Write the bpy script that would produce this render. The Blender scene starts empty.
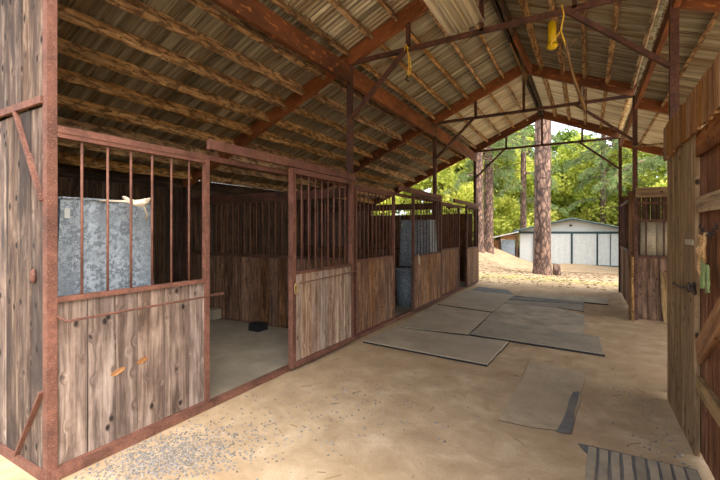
import bpy, math, random
from mathutils import Vector, Matrix
random.seed(7)
R = random.Random(11)
scn = bpy.context.scene
COL = scn.collection

# ------------------------------------------------------------------ camera, sky, sun, exposure
TH = math.radians(29.8); CS, SN = math.cos(TH), math.sin(TH)
CH, FPX = 1.57, 397.0
cam_d = bpy.data.cameras.new('camera'); cam = bpy.data.objects.new('camera', cam_d); COL.objects.link(cam)
cam.location = (0, 0, CH); cam.rotation_euler = (math.pi/2, 0, TH)
cam_d.sensor_width = 36; cam_d.lens = 36*FPX/720; cam_d.shift_y = -9/720
cam_d.clip_start = 0.05; cam_d.clip_end = 400
scn.camera = cam
w = bpy.data.worlds.new('world'); scn.world = w; w.use_nodes = True
nt = w.node_tree; nt.nodes.clear()
sk = nt.nodes.new('ShaderNodeTexSky'); sk.sky_type = 'NISHITA'; sk.sun_disc = False
sk.sun_elevation = math.radians(52); sk.sun_rotation = math.radians(115); sk.air_density = 1.0; sk.dust_density = 4.0; sk.ozone_density = 0.6
bg = nt.nodes.new('ShaderNodeBackground'); bg.inputs[1].default_value = 0.62
hs = nt.nodes.new('ShaderNodeHueSaturation'); hs.inputs['Saturation'].default_value = 0.45
wo = nt.nodes.new('ShaderNodeOutputWorld')
nt.links.new(sk.outputs[0], hs.inputs['Color']); nt.links.new(hs.outputs[0], bg.inputs[0]); nt.links.new(bg.outputs[0], wo.inputs[0])
sun_d = bpy.data.lights.new('sun', 'SUN'); sun = bpy.data.objects.new('sun', sun_d); COL.objects.link(sun)
sun_d.energy = 1.35; sun_d.angle = math.radians(0.8); sun_d.color = (1.0, 0.93, 0.80)
sun.rotation_euler = Vector((0.58, -0.03, 0.86)).to_track_quat('Z', 'Y').to_euler()
sun.location = (20, 0, 30)
scn.view_settings.view_transform = 'Standard'; scn.view_settings.look = 'None'
scn.view_settings.exposure = 0.5; scn.view_settings.gamma = 1.0
scn.view_settings.use_curve_mapping = False
scn.cycles.max_bounces = 9; scn.cycles.diffuse_bounces = 6
scn.cycles.use_denoising = True

# ------------------------------------------------------------------ geometry helpers
def V(*a): return Vector(a)
def G(px, py, z=0.0):
    """floor point seen at a spot of the photograph"""
    d = (CH-z)*FPX/(py-231.0); L = (px-360)/FPX*d
    return Vector((L*CS-d*SN, L*SN+d*CS, z))

class MB:
    def __init__(s): s.v=[]; s.f=[]; s.uv=[]; s.c=[]; s.sm=[]
    def quad(s, idx, uvs, col, smooth=False):
        s.f.append(idx); s.uv.append(uvs); s.c.append(col); s.sm.append(smooth)
    def beam(s, p0, p1, w_, t_, side=None, n=1, jit=0.0, rnd=None, taper=1.0, r=None):
        """timber or bar from p0 to p1: width w_ along `side`, thickness t_ across"""
        r = r or R
        p0=Vector(p0); p1=Vector(p1); d=p1-p0; L=d.length; d.normalize()
        if side is None: side = V(0,0,1) if abs(d.z)<.9 else V(0,1,0)
        side=Vector(side); side=(side-d*side.dot(d)).normalized(); nn=d.cross(side)
        col = rnd or (r.random(), r.random(), r.random(), 1)
        b=len(s.v); uo=r.random()*7; vo=r.random()*9
        walk=[[0,0] for _ in range(4)]
        for i in range(n+1):
            k=i/n; q=p0+d*(L*k); ww=w_*(1+(taper-1)*k)/2; tt=t_*(1+(taper-1)*k)/2
            if jit:
                for w0 in walk: w0[0]=w0[0]*.72+r.uniform(-jit,jit)*.8; w0[1]=w0[1]*.72+r.uniform(-jit,jit)*.45
            j=[tuple(w0) for w0 in walk]
            for (a,bb),(ja,jb) in zip(((-1,-1),(1,-1),(1,1),(-1,1)), j):
                s.v.append(q+side*(a*ww+ja)+nn*(bb*tt+jb))
        per=[0,w_,w_+t_,2*w_+t_,2*(w_+t_)]
        for i in range(n):
            for e in range(4):
                a=b+i*4+e; a2=b+i*4+(e+1)%4
                v0=vo+L*i/n; v1=vo+L*(i+1)/n; u0=uo+per[e]; u1=uo+per[e+1]
                s.quad((a,a2,a2+4,a+4), ((u0,v0),(u1,v0),(u1,v1),(u0,v1)), col)
        for base,rev in ((b,True),(b+n*4,False)):
            ids=[base+k for k in range(4)]; uv=((uo,vo),(uo+w_,vo),(uo+w_,vo+t_*.3),(uo,vo+t_*.3))
            if rev: ids=ids[::-1]
            s.quad(tuple(ids), uv, col)
    def box(s, a, b, rnd=None):
        """axis box, long axis as length"""
        a=Vector(a); b=Vector(b); dim=[abs(b[i]-a[i]) for i in range(3)]; ax=dim.index(max(dim)); c=(a+b)/2
        p0=c.copy(); p1=c.copy(); p0[ax]=min(a[ax],b[ax]); p1[ax]=max(a[ax],b[ax])
        sd=[0,0,0]; o=[i for i in range(3) if i!=ax]; sd[o[0]]=1
        s.beam(p0,p1,dim[o[0]],dim[o[1]],V(*sd),rnd=rnd)
    def ring(s, rings, uvs=None, closed=True, cap=True, smooth=True, col=None):
        col=col or (R.random(),R.random(),R.random(),1); b=len(s.v); n=len(rings[0])
        for rg in rings: s.v.extend(Vector(p) for p in rg)
        v=0
        for i in range(len(rings)-1):
            dv=(Vector(rings[i+1][0])-Vector(rings[i][0])).length; per=0
            for e in range(n if closed else n-1):
                a=b+i*n+e; a2=b+i*n+(e+1)%n
                du=(Vector(rings[i][(e+1)%n])-Vector(rings[i][e])).length
                s.quad((a,a2,a2+n,a+n), ((per,v),(per+du,v),(per+du,v+dv),(per,v+dv)), col, smooth); per+=du
            v+=dv
        if cap and closed:
            for k,rev in ((0,True),(len(rings)-1,False)):
                ids=[b+k*n+e for e in range(n)]
                if rev: ids=ids[::-1]
                s.quad(tuple(ids), tuple((0.01*j,0) for j in range(n)), col)
    def tube(s, pts, r, n=8, col=None, rr=None):
        pts=[Vector(p) for p in pts]; rings=[]; up=None
        for i,p in enumerate(pts):
            d=(pts[min(i+1,len(pts)-1)]-pts[max(i-1,0)]).normalized()
            if up is None: up=V(0,0,1) if abs(d.z)<.9 else V(1,0,0)
            a=d.cross(up).normalized(); bb=d.cross(a); up=-bb if False else up
            q=rr[i] if rr else r
            rings.append([p+(a*math.cos(t)+bb*math.sin(t))*q for t in [2*math.pi*k/n for k in range(n)]])
        s.ring(rings, col=col)
    def build(s, name, m, parent=None, loc=None):
        me=bpy.data.meshes.new(name); me.from_pydata([tuple(v) for v in s.v], [], s.f)
        me.uv_layers.new(name='UVMap'); me.color_attributes.new('rnd','FLOAT_COLOR','CORNER')
        ud=[];cd=[]
        for uvs,c in zip(s.uv,s.c):
            for u in uvs: ud.extend(u); cd.extend(c)
        me.uv_layers['UVMap'].data.foreach_set('uv',ud); me.color_attributes['rnd'].data.foreach_set('color',cd)
        me.polygons.foreach_set('use_smooth', s.sm)
        me.materials.append(m); me.update()
        o=bpy.data.objects.new(name,me); COL.objects.link(o)
        if loc is not None: o.location=loc
        if parent is not None: o.parent=parent
        return o

def tag(o, label=None, cat=None, group=None, kind=None):
    if label: o['label']=label
    if cat: o['category']=cat
    if group: o['group']=group
    if kind: o['kind']=kind
    return o
def empty(name, loc, label=None, cat=None, group=None, kind=None):
    o=bpy.data.objects.new(name,None); COL.objects.link(o); o.location=loc; o.empty_display_size=.1
    return tag(o,label,cat,group,kind)
def part(mb, name, m, root):
    """part built in world coordinates, parented to a root that carries an offset"""
    o=mb.build(name,m); o.parent=root
    q=root; off=Vector((0,0,0))
    while q is not None: off+=Vector(q.location); q=q.parent
    o.location=-off
    return o
def sub(mb, name, m, par):
    o=mb.build(name,m); o.parent=par
    return o
def dup(root, loc, label=None, group=None):
    r=root.copy(); COL.objects.link(r); r.location=loc
    if label: r['label']=label
    if group: r['group']=group
    for ch in list(root.children):
        c=ch.copy(); COL.objects.link(c); c.parent=r
        for g in ch.children:
            d=g.copy(); COL.objects.link(d); d.parent=c
    return r
def struct(mb, name, m, parent=None):
    o=mb.build(name,m,parent)
    if parent is None: o['kind']='structure'
    return o

# ------------------------------------------------------------------ materials
def srgb(r,g,b):
    f=lambda c:(c/255/12.92) if c/255<=.04045 else ((c/255+.055)/1.055)**2.4
    return (f(r),f(g),f(b),1)
def newmat(name):
    m=bpy.data.materials.new(name); m.use_nodes=True; t=m.node_tree; t.nodes.clear()
    out=t.nodes.new('ShaderNodeOutputMaterial'); b=t.nodes.new('ShaderNodeBsdfPrincipled')
    t.links.new(b.outputs[0],out.inputs[0]); return m,t,b,out
def N(t,typ,**k):
    n=t.nodes.new(typ)
    for a,v in k.items(): setattr(n,a,v)
    return n
def uvvec(t, sx, sy, offs=37.0, obj=False):
    """UV stretched by sx, sy and shifted per board"""
    if obj:
        tc=N(t,'ShaderNodeTexCoord'); mp=N(t,'ShaderNodeMapping'); mp.inputs['Scale'].default_value=(sx,sy,sx)
        t.links.new(tc.outputs['Object'],mp.inputs[0]); return mp.outputs[0]
    uv=N(t,'ShaderNodeUVMap'); uv.uv_map='UVMap'
    at=N(t,'ShaderNodeAttribute'); at.attribute_name='rnd'
    ad=N(t,'ShaderNodeVectorMath',operation='MULTIPLY_ADD'); ad.inputs[1].default_value=(offs,offs,offs)
    t.links.new(at.outputs['Color'],ad.inputs[0]); t.links.new(uv.outputs[0],ad.inputs[2])
    mp=N(t,'ShaderNodeVectorMath',operation='MULTIPLY'); mp.inputs[1].default_value=(sx,sy,1)
    t.links.new(ad.outputs[0],mp.inputs[0]); return mp.outputs[0]
def noise(t,vec,scale,detail=5,rough=.6,dist=0):
    n=N(t,'ShaderNodeTexNoise'); n.inputs['Scale'].default_value=scale; n.inputs['Detail'].default_value=detail
    n.inputs['Roughness'].default_value=rough; n.inputs['Distortion'].default_value=dist
    t.links.new(vec,n.inputs['Vector']); return n.outputs['Fac']
def ramp(t,fac,stops):
    r=N(t,'ShaderNodeValToRGB'); e=r.color_ramp.elements
    while len(e)<len(stops): e.new(.5)
    for i,(p,c) in enumerate(stops): e[i].position=p; e[i].color=c
    t.links.new(fac,r.inputs[0]); return r.outputs[0]
def mix(t,fac,a,b,mode='MIX'):
    m=N(t,'ShaderNodeMix',data_type='RGBA',blend_type=mode)
    if isinstance(fac,(int,float)): m.inputs[0].default_value=fac
    else: t.links.new(fac,m.inputs[0])
    for sock,x in ((m.inputs[6],a),(m.inputs[7],b)):
        if isinstance(x,tuple): sock.default_value=x
        else: t.links.new(x,sock)
    return m.outputs[2]
def mth(t,op,a,b=None):
    m=N(t,'ShaderNodeMath',operation=op)
    for i,x in enumerate((a,b)):
        if x is None: continue
        if isinstance(x,(int,float)): m.inputs[i].default_value=x
        else: t.links.new(x,m.inputs[i])
    return m.outputs[0]
def bump(t,b,h,strength=.4,dist=.01):
    n=N(t,'ShaderNodeBump'); n.inputs['Strength'].default_value=strength; n.inputs['Distance'].default_value=dist
    t.links.new(h,n.inputs['Height']); t.links.new(n.outputs[0],b.inputs['Normal'])

def wood(name, dark, mid, light, var=.35, knots=.07, rough=.85, stain=.5, stainc=None, blotch=.25, patch=0):
    m,t,b,o=newmat(name)
    at=N(t,'ShaderNodeAttribute'); at.attribute_name='rnd'
    sp=N(t,'ShaderNodeSeparateColor'); t.links.new(at.outputs['Color'],sp.inputs[0])
    # knots bend the grain around them
    vo=N(t,'ShaderNodeTexVoronoi',voronoi_dimensions='2D'); vo.inputs['Scale'].default_value=1.0
    t.links.new(uvvec(t,6.5,4.5),vo.inputs['Vector'])
    near=ramp(t,vo.outputs['Distance'],[(0,(1,1,1,1)),(.22,(0,0,0,1))])
    v1=uvvec(t,22,1.3)
    wv=N(t,'ShaderNodeVectorMath',operation='MULTIPLY_ADD'); wv.inputs[1].default_value=(.9,.1,0)
    t.links.new(near,wv.inputs[0]); t.links.new(v1,wv.inputs[2])
    st=noise(t,wv.outputs[0],1.0,7,.62,.7)
    fine=noise(t,uvvec(t,160,9),1.0,3,.6)
    blo=noise(t,uvvec(t,9,4),1.0,5,.65,.5)
    big=noise(t,uvvec(t,4.2,1.0),1.0,5,.65,.8)
    f=mth(t,'ADD',mth(t,'ADD',mth(t,'MULTIPLY',st,.7),mth(t,'MULTIPLY',fine,.12)),mth(t,'MULTIPLY',blo,blotch))
    f=mth(t,'DIVIDE',f,.82+blotch)
    c=ramp(t,f,[(.34,srgb(*[int(x*.8) for x in dark])),(.43,srgb(*dark)),(.52,srgb(*mid)),(.64,srgb(*light))])
    sc=stainc or tuple(int(x*.62) for x in dark)
    c=mix(t,mth(t,'MULTIPLY',ramp(t,big,[(.42,(0,0,0,1)),(.62,(1,1,1,1))]),stain),c,srgb(*sc))
    if patch:
        pn=noise(t,uvvec(t,16,7),1.0,4,.6,.6); c=mix(t,mth(t,'MULTIPLY',ramp(t,pn,[(.49,(0,0,0,1)),(.57,(1,1,1,1))]),patch),c,srgb(*sc))
    if knots>0:
        kf=ramp(t,vo.outputs['Distance'],[(knots*.55,(1,1,1,1)),(knots*1.25,(0,0,0,1))])
        sel=ramp(t,noise(t,uvvec(t,1.7,1.7,11),1.0,1,.5),[(.52,(0,0,0,1)),(.55,(1,1,1,1))])
        c=mix(t,mth(t,'MULTIPLY',kf,sel),c,srgb(*[int(x*.42) for x in dark]))
    hs=N(t,'ShaderNodeHueSaturation')
    t.links.new(mth(t,'ADD',mth(t,'MULTIPLY',sp.outputs[0],var),1-var*.5),hs.inputs['Value'])
    t.links.new(mth(t,'ADD',mth(t,'MULTIPLY',sp.outputs[1],.3),.85),hs.inputs['Saturation'])
    t.links.new(c,hs.inputs['Color']); t.links.new(hs.outputs[0],b.inputs['Base Color'])
    b.inputs['Roughness'].default_value=rough; b.inputs['Specular IOR Level'].default_value=.25
    bump(t,b,f,.6,.01); return m
def mottle(name, a, bcol, c3=None, scale=14, rough=.7, metal=0, bs=.25, spots=None, stretch=1, spec=.3, p=(.35,.65), tint=0, across=1):
    m,t,b,o=newmat(name)
    vec=uvvec(t,across,stretch)
    n1=noise(t,vec,scale,6,.65); n2=noise(t,vec,scale*.17,4,.6)
    c=ramp(t,n1,[(p[0],srgb(*a)),(p[1],srgb(*bcol))])
    if c3: c=mix(t,ramp(t,n2,[(.45,(0,0,0,1)),(.68,(1,1,1,1))]),c,srgb(*c3))
    if spots:
        n3=noise(t,vec,scale*5,2,.5); c=mix(t,ramp(t,n3,[(.60,(0,0,0,1)),(.68,(1,1,1,1))]),c,srgb(*spots))
    if tint:
        at=N(t,'ShaderNodeAttribute'); at.attribute_name='rnd'; sp=N(t,'ShaderNodeSeparateColor'); t.links.new(at.outputs['Color'],sp.inputs[0])
        hs=N(t,'ShaderNodeHueSaturation'); t.links.new(mth(t,'ADD',mth(t,'MULTIPLY',sp.outputs[0],tint),1-tint*.5),hs.inputs['Value']); t.links.new(c,hs.inputs['Color']); c=hs.outputs[0]
    t.links.new(c,b.inputs['Base Color']); b.inputs['Roughness'].default_value=rough; b.inputs['Metallic'].default_value=metal
    b.inputs['Specular IOR Level'].default_value=spec
    bump(t,b,n1,bs,.004); return m

M={}
M['front_boards']=wood('weathered front boards',(92,76,66),(128,110,98),(164,146,132),.26,.11,stain=.5,stainc=(70,58,52))
M['door_boards']=wood('sliding door boards',(130,106,88),(168,146,126),(194,174,152),.22,.07,stain=.45,stainc=(98,76,60))
M['warm_boards']=wood('warm brown boards',(96,68,48),(138,102,74),(168,130,100),.2,.08,stain=.5,stainc=(66,46,34))
M['end_boards']=wood('gable end boards',(78,60,50),(108,90,76),(158,138,120),.5,.11,stain=.8,stainc=(54,47,44),blotch=.4)
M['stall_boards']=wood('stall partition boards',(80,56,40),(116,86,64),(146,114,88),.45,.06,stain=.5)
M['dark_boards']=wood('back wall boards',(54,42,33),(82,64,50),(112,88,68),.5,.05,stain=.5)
M['gate_boards']=wood('gate boards',(90,54,32),(124,80,50),(152,108,72),.25,.08,stain=.4,stainc=(60,38,24))
M['jamb_boards']=wood('jamb boards',(116,92,64),(146,120,88),(170,144,110),.2,.10,stain=.4,stainc=(88,68,50))
M['brace_wood']=wood('orange brace wood',(126,84,48),(158,112,68),(184,140,96),.2,.05,stain=.4,stainc=(86,56,34))
M['buried']=mottle('sand covered mat',(148,132,108),(176,156,126),(166,146,118),scale=5,bs=.15,spots=(150,134,110))
M['purlin']=wood('rough sawn purlin',(144,108,70),(196,158,112),(230,196,146),.3,.06,stain=.4,stainc=(58,42,30),blotch=.5,patch=.65)
M['gate_top']=wood('raw board ends',(112,72,38),(150,106,62),(182,138,90),.35,.0,stain=.4,stainc=(80,52,32))
M['pale_rail']=wood('pale grey rail wood',(118,96,70),(152,128,96),(180,156,122),.15,.05,stain=.3)
M['steel']=mottle('rusty red steel',(96,62,50),(122,82,66),(78,50,40),scale=22,spots=(132,96,80))
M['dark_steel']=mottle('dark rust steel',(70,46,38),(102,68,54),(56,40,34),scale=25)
M['rafter']=mottle('rust red rafter',(104,60,34),(146,90,52),(70,44,30),scale=5,stretch=.3,spots=(158,104,60))
M['galv']=mottle('galvanised steel',(94,104,112),(148,158,166),(118,128,136),scale=34,rough=.45,metal=.2,spots=(186,194,200),bs=.08,spec=.5,p=(.45,.55))
M['galv_tan']=mottle('dusty galvanised steel',(150,140,118),(182,172,148),scale=40,rough=.6,metal=.2,bs=.05)
M['roof']=mottle('dusty roofing with painted rib shade',(108,102,84),(196,190,168),(124,104,76),scale=6,stretch=.05,across=2.3,rough=.45,metal=.35,spots=(98,80,56),bs=.05,tint=.3,p=(.36,.64))  # long streaks paint the ribs' light and shade into the dusty colour
M['shed_white']=mottle('painted shed siding',(172,174,170),(186,188,184),scale=8,bs=.02)
M['shed_trim']=mottle('blue grey trim paint',(40,56,58),(52,70,72),scale=8,bs=.02)
M['shed_roof']=mottle('grey shed roofing',(120,126,118),(146,150,142),scale=6,bs=.05)
M['black']=mottle('black rubber',(18,18,20),(34,33,34),scale=20)
M['yellow']=mottle('yellow plastic',(210,176,10),(232,204,30),scale=10,rough=.4)
M['yrope']=mottle('yellow rope',(206,160,40),(232,196,76),scale=80)
M['wrope']=mottle('dirty white rope',(186,174,150),(216,206,186),scale=90)
M['iron']=mottle('dark chain iron',(54,46,42),(92,80,72),scale=60,metal=.4)
M['brass']=mottle('worn brass',(160,130,70),(200,176,110),scale=60,metal=.5)
M['white_ply']=mottle('cream sheet material',(238,228,200),(246,240,218),(226,212,178),scale=3)
M['stall_mat']=mottle('dusty stall mat',(140,130,112),(164,152,132),(118,110,96),scale=3,bs=.1)
M['mat']=mottle('dusty rubber mat',(128,118,100),(174,158,134),(154,140,118),scale=2.0,bs=.15,spots=(158,140,114),p=(.38,.62))
M['mat_grey']=mottle('worn grey mat',(116,108,96),(160,146,124),(136,124,106),scale=2.0,bs=.15,spots=(150,136,112),p=(.36,.64))
M['mat_blue']=mottle('bare slate rubber',(84,84,88),(112,108,102),(132,118,98),scale=5,bs=.15)
M['plank_floor']=mottle('dusty floor plank',(150,134,110),(172,154,128),(128,116,100),scale=5,stretch=.3)
M['webbing_green']=mottle('green webbing',(96,116,66),(138,150,100),scale=60)
M['webbing_tan']=mottle('tan webbing',(150,116,72),(196,160,112),scale=60)
M['pebble']=mottle('grey pebbles',(92,90,90),(156,148,138),(120,108,92),scale=3,tint=.6)
M['litter']=mottle('pine litter',(104,84,60),(140,116,86),scale=5)
M['log']=wood('firewood',(112,74,44),(160,116,72),(196,152,104),.3,.02)

# bark
m,t,b,o=newmat('pine bark'); vec=uvvec(t,1,.42,0)
vo=N(t,'ShaderNodeTexVoronoi',feature='DISTANCE_TO_EDGE'); vo.inputs['Scale'].default_value=6; t.links.new(vec,vo.inputs['Vector'])
n1=noise(t,vec,9,6,.7); c=ramp(t,n1,[(.38,srgb(66,48,41)),(.62,srgb(150,118,98))])
c=mix(t,ramp(t,vo.outputs['Distance'],[(.0,(1,1,1,1)),(.16,(0,0,0,1))]),c,srgb(46,32,27))
t.links.new(c,b.inputs['Base Color']); b.inputs['Roughness'].default_value=.9
bump(t,b,mth(t,'ADD',vo.outputs['Distance'],n1),.8,.05); M['bark']=m

# leaves
def leafmat(name,a,bb,tr=.45):
    m,t,b,o=newmat(name)
    at=N(t,'ShaderNodeAttribute'); at.attribute_name='rnd'; sp=N(t,'ShaderNodeSeparateColor'); t.links.new(at.outputs['Color'],sp.inputs[0])
    c=mix(t,sp.outputs[0],srgb(*a),srgb(*bb))
    t.links.new(c,b.inputs['Base Color']); b.inputs['Roughness'].default_value=.6; b.inputs['Specular IOR Level'].default_value=.2
    tl=N(t,'ShaderNodeBsdfTranslucent'); t.links.new(c,tl.inputs[0]); ms=N(t,'ShaderNodeMixShader'); ms.inputs[0].default_value=tr
    t.links.new(b.outputs[0],ms.inputs[1]); t.links.new(tl.outputs[0],ms.inputs[2]); t.links.new(ms.outputs[0],o.inputs[0]); return m
M['maple']=leafmat('yellow green leaves',(132,152,48),(232,230,120))
M['oak']=leafmat('deep green leaves',(66,96,36),(140,158,66))
M['needles']=leafmat('pine needles',(84,110,62),(150,168,108),.3)

# translucent pale roofing of the far bay
m,t,b,o=newmat('pale fibreglass roofing'); vec=uvvec(t,1,1,3)
n1=noise(t,uvvec(t,14,.8,3),1,5,.6); c=ramp(t,n1,[(.36,srgb(138,118,84)),(.6,srgb(208,192,154))])
t.links.new(c,b.inputs['Base Color']); b.inputs['Roughness'].default_value=.6
tl=N(t,'ShaderNodeBsdfTranslucent'); t.links.new(c,tl.inputs[0]); ms=N(t,'ShaderNodeMixShader'); ms.inputs[0].default_value=.05
t.links.new(b.outputs[0],ms.inputs[1]); t.links.new(tl.outputs[0],ms.inputs[2]); t.links.new(ms.outputs[0],o.inputs[0]); M['fibre']=m

# sandy ground (world position)
m,t,b,o=newmat('sandy ground'); ge=N(t,'ShaderNodeNewGeometry'); vec=ge.outputs['Position']
big=noise(t,vec,.55,5,.6); med=noise(t,vec,3.2,6,.65,.4); fin=noise(t,vec,60,4,.7)
c=ramp(t,med,[(.32,srgb(160,136,106)),(.55,srgb(182,158,126)),(.72,srgb(198,176,146))])
c=mix(t,ramp(t,big,[(.42,(0,0,0,1)),(.7,(.65,.65,.65,1))]),c,srgb(156,128,94))
c=mix(t,ramp(t,fin,[(.58,(0,0,0,1)),(.70,(.55,.55,.55,1))]),c,srgb(140,118,92))
# sand painted darker to offset strong sun, pine duff and a grass strip beyond the barn
sp=N(t,'ShaderNodeSeparateXYZ'); t.links.new(vec,sp.inputs[0])
yy=mth(t,'ADD',sp.outputs[1],mth(t,'MULTIPLY',med,1.2))
band=mth(t,'MULTIPLY',ramp(t,mth(t,'DIVIDE',yy,40),[(.345,(0,0,0,1)),(.365,(1,1,1,1))]),ramp(t,mth(t,'DIVIDE',yy,40),[(.375,(1,1,1,1)),(.395,(0,0,0,1))]))
gn=noise(t,vec,2.0,5,.7); c=mix(t,mth(t,'MULTIPLY',band,ramp(t,gn,[(.40,(0,0,0,1)),(.6,(1,1,1,1))])),c,srgb(148,154,64))
duff=mth(t,'MULTIPLY',ramp(t,mth(t,'DIVIDE',yy,40),[(.38,(0,0,0,1)),(.42,(1,1,1,1))]),ramp(t,noise(t,vec,1.4,5,.7),[(.35,(0,0,0,1)),(.62,(1,1,1,1))]))
c=mix(t,mth(t,'MULTIPLY',ramp(t,mth(t,'DIVIDE',yy,40),[(.31,(0,0,0,1)),(.40,(1,1,1,1))]),.6),c,srgb(146,128,104))
c=mix(t,mth(t,'MULTIPLY',duff,.5),c,srgb(120,98,72))
t.links.new(c,b.inputs['Base Color']); b.inputs['Roughness'].default_value=.95; b.inputs['Specular IOR Level'].default_value=.1
bump(t,b,mth(t,'ADD',med,mth(t,'MULTIPLY',fin,.25)),.5,.03); M['ground']=m

# ------------------------------------------------------------------ ground
XL, XR, XE, XRE = -2.95, 0.73, -6.6, 4.38
YF = [1.205, 4.86, 8.5, 12.15]
def sstep(x,a,b):
    k=max(0,min(1,(x-a)/(b-a))); return k*k*(3-2*k)
def gz(x,y):
    z=-.70*sstep(y,14.5,26)*sstep(x,-6.5,-2.5)
    z+=.55*sstep(y,16,22)*(1-sstep(x,-7.5,-3.5))*(.6+.4*math.sin(x*.7+y*.2))
    if y<1.15: return 0
    return z+ (0.05*math.sin(x*1.3+y*.7)*sstep(y,12.6,15))
mb=MB(); xs=[-60,-45,-35,-28,-22]+[-18+.5*i for i in range(0,64)]+[16,22,30,45,60]
ys=[-30,-12,-5,-1]+[.0+.5*i for i in range(0,20)]+[10+.5*i for i in range(0,52)]+[38,44,52,65,90]
for y in ys:
    for x in xs: mb.v.append(V(x,y,gz(x,y)))
nx=len(xs)
for j in range(len(ys)-1):
    for i in range(nx-1):
        a=j*nx+i; mb.quad((a,a+1,a+nx+1,a+nx),((xs[i],ys[j]),(xs[i+1],ys[j]),(xs[i+1],ys[j+1]),(xs[i],ys[j+1])),(.5,.5,.5,1),True)
struct(mb,'ground',M['ground'])

# ------------------------------------------------------------------ roof
PITCH=.078
def zL(x): return 4.94-.43*abs(x+1.10)                       # underside of the main roof and the left lean-to
def zR(x): return zL(x) if x<XR else 3.93-.38*(x-XR)         # the right lean-to starts a little lower
def sheet(x0,x1,y0,y1,zf,name,mat,amp=.017,off=.019):
    mb=MB(); n=int((y1-y0)/PITCH*8); segs=3
    for side in (0,1):
        for i in range(n+1):
            y=y0+(y1-y0)*i/n; dz=amp*math.sin(2*math.pi*y/PITCH)+off+side*.0012
            for k in range(segs+1):
                x=x0+(x1-x0)*k/segs; mb.v.append(V(x,y,zf(x)+dz))
    m_=segs+1
    for i in range(n):
        for k in range(segs):
            a=i*m_+k; u0=(x1-x0)*k/segs; u1=(x1-x0)*(k+1)/segs; v0=y0+(y1-y0)*i/n; v1=y0+(y1-y0)*(i+1)/n
            # each sheet (0.66 m wide) gets its own tone
            rr=random.Random(int(v0/.66)*7+int(x0*10)); c=(rr.random(),rr.random(),rr.random(),1)
            mb.quad((a,a+m_,a+m_+1,a+1),((v0,u0),(v1,u0),(v1,u1),(v0,u1)),c,True)
    mb.v=mb.v[:(n+1)*m_]
    return struct(mb,name,mat)
zr=lambda x: 4.94-.43*(abs(x+1.10))
k=1
for bi in range(3):
    y0=YF[bi]-(.45 if bi==0 else 0); y1=YF[bi+1]+(.35 if bi==2 else 0)
    far=(bi==2)
    sheet(XE-.08,XL,y0,y1,zL,'ceiling_%d'%k,M['roof']); k+=1
    sheet(XL,-1.10,y0,y1,zL,'ceiling_%d'%k,M['fibre'] if far else M['roof']); k+=1
    sheet(-1.10,XR+.12,y0,y1,zL,'ceiling_%d'%k,M['fibre'] if far else M['roof']); k+=1
    sheet(XR-.02,XRE+.25,y0,y1,lambda x:3.93-.38*(x-XR),'ceiling_%d'%k,M['fibre'] if far else M['roof']); k+=1

ORD=['first','second','third','fourth','fifth','sixth','seventh','eighth','ninth','tenth']
BAY=['nearest bay','middle bay','farthest bay']
def purlin(x,zf,bi,depth,thick,label,group,jit,skew=0,xoff=0):
    y0=YF[bi]+.03; y1=YF[bi+1]-.03; mb=MB()
    if bi==0: y0-=.4
    if bi==2: y1+=.3
    z=zf(x)-depth/2-.004; sl=-.43 if x>-1.1 else .43
    mb.beam((x,y0,z+R.uniform(-.006,0)),(x+skew,y1,z-abs(skew)*.43),depth,thick,V(-sl,0,1),n=13,jit=jit)
    o=mb.build('purlin',M['purlin']); tag(o,label,'roof timber',group,'structure')
for bi in range(3):
    for i in range(9):
        x=-3.38-.375*i
        purlin(x,zL,bi,.14,.05,'rough sawn roof timber above the stalls in the %s, %s one out from the aisle beam'%(BAY[bi],ORD[i]),'timbers under the stall roof',.013,R.uniform(-.03,.03))
    for i in range(5):
        x=-1.48-.365*i
        purlin(x,zL,bi,.095,.045,'roof timber on the stall side of the ridge in the %s, %s down from the ridge'%(BAY[bi],ORD[i]),'timbers under the aisle roof',.006,R.uniform(-.02,.02))
    for i in range(5):
        x=-.77+.36*i
        purlin(x,zL,bi,.095,.045,'roof timber on the gate side of the ridge in the %s, %s down from the ridge'%(BAY[bi],ORD[i]),'timbers under the aisle roof',.006,R.uniform(-.02,.02))
    for i in range(7):
        x=1.12+.5*i
        purlin(x,zR,bi,.095,.045,'roof timber of the gate side lean-to in the %s, %s out from the aisle'%(BAY[bi],ORD[i]),'timbers under the lean-to roof',.006)
    mb=MB(); mb.beam((-1.14,YF[bi]-.02,4.84),(-1.14,YF[bi+1],4.84),.14,.045,V(0,0,1),n=14,jit=.008)
    mb.beam((-1.06,YF[bi]-.02,4.83),(-1.06,YF[bi+1],4.85),.16,.045,V(0,0,1),n=14,jit=.008)
    tag(mb.build('ridge_timber',M['dark_boards']),'doubled dark timber along the roof ridge in the %s'%BAY[bi],'roof timber','ridge timbers','structure')
    for nm,x,lb in (('aisle_beam',XL,'stall side'),('aisle_beam',XR,'gate side')):
        mb=MB(); mb.beam((x+.01,YF[bi]+.04-(.4 if bi==0 else 0),3.79),(x+.01,YF[bi+1]-.04,3.79),.25 if x<0 else .15,.055,V(0,0,1),n=4,jit=.002)
        tag(mb.build(nm,M['rafter']),'rust red beam along the column tops on the %s in the %s'%(lb,BAY[bi]),'beam','aisle beams','structure')

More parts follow.
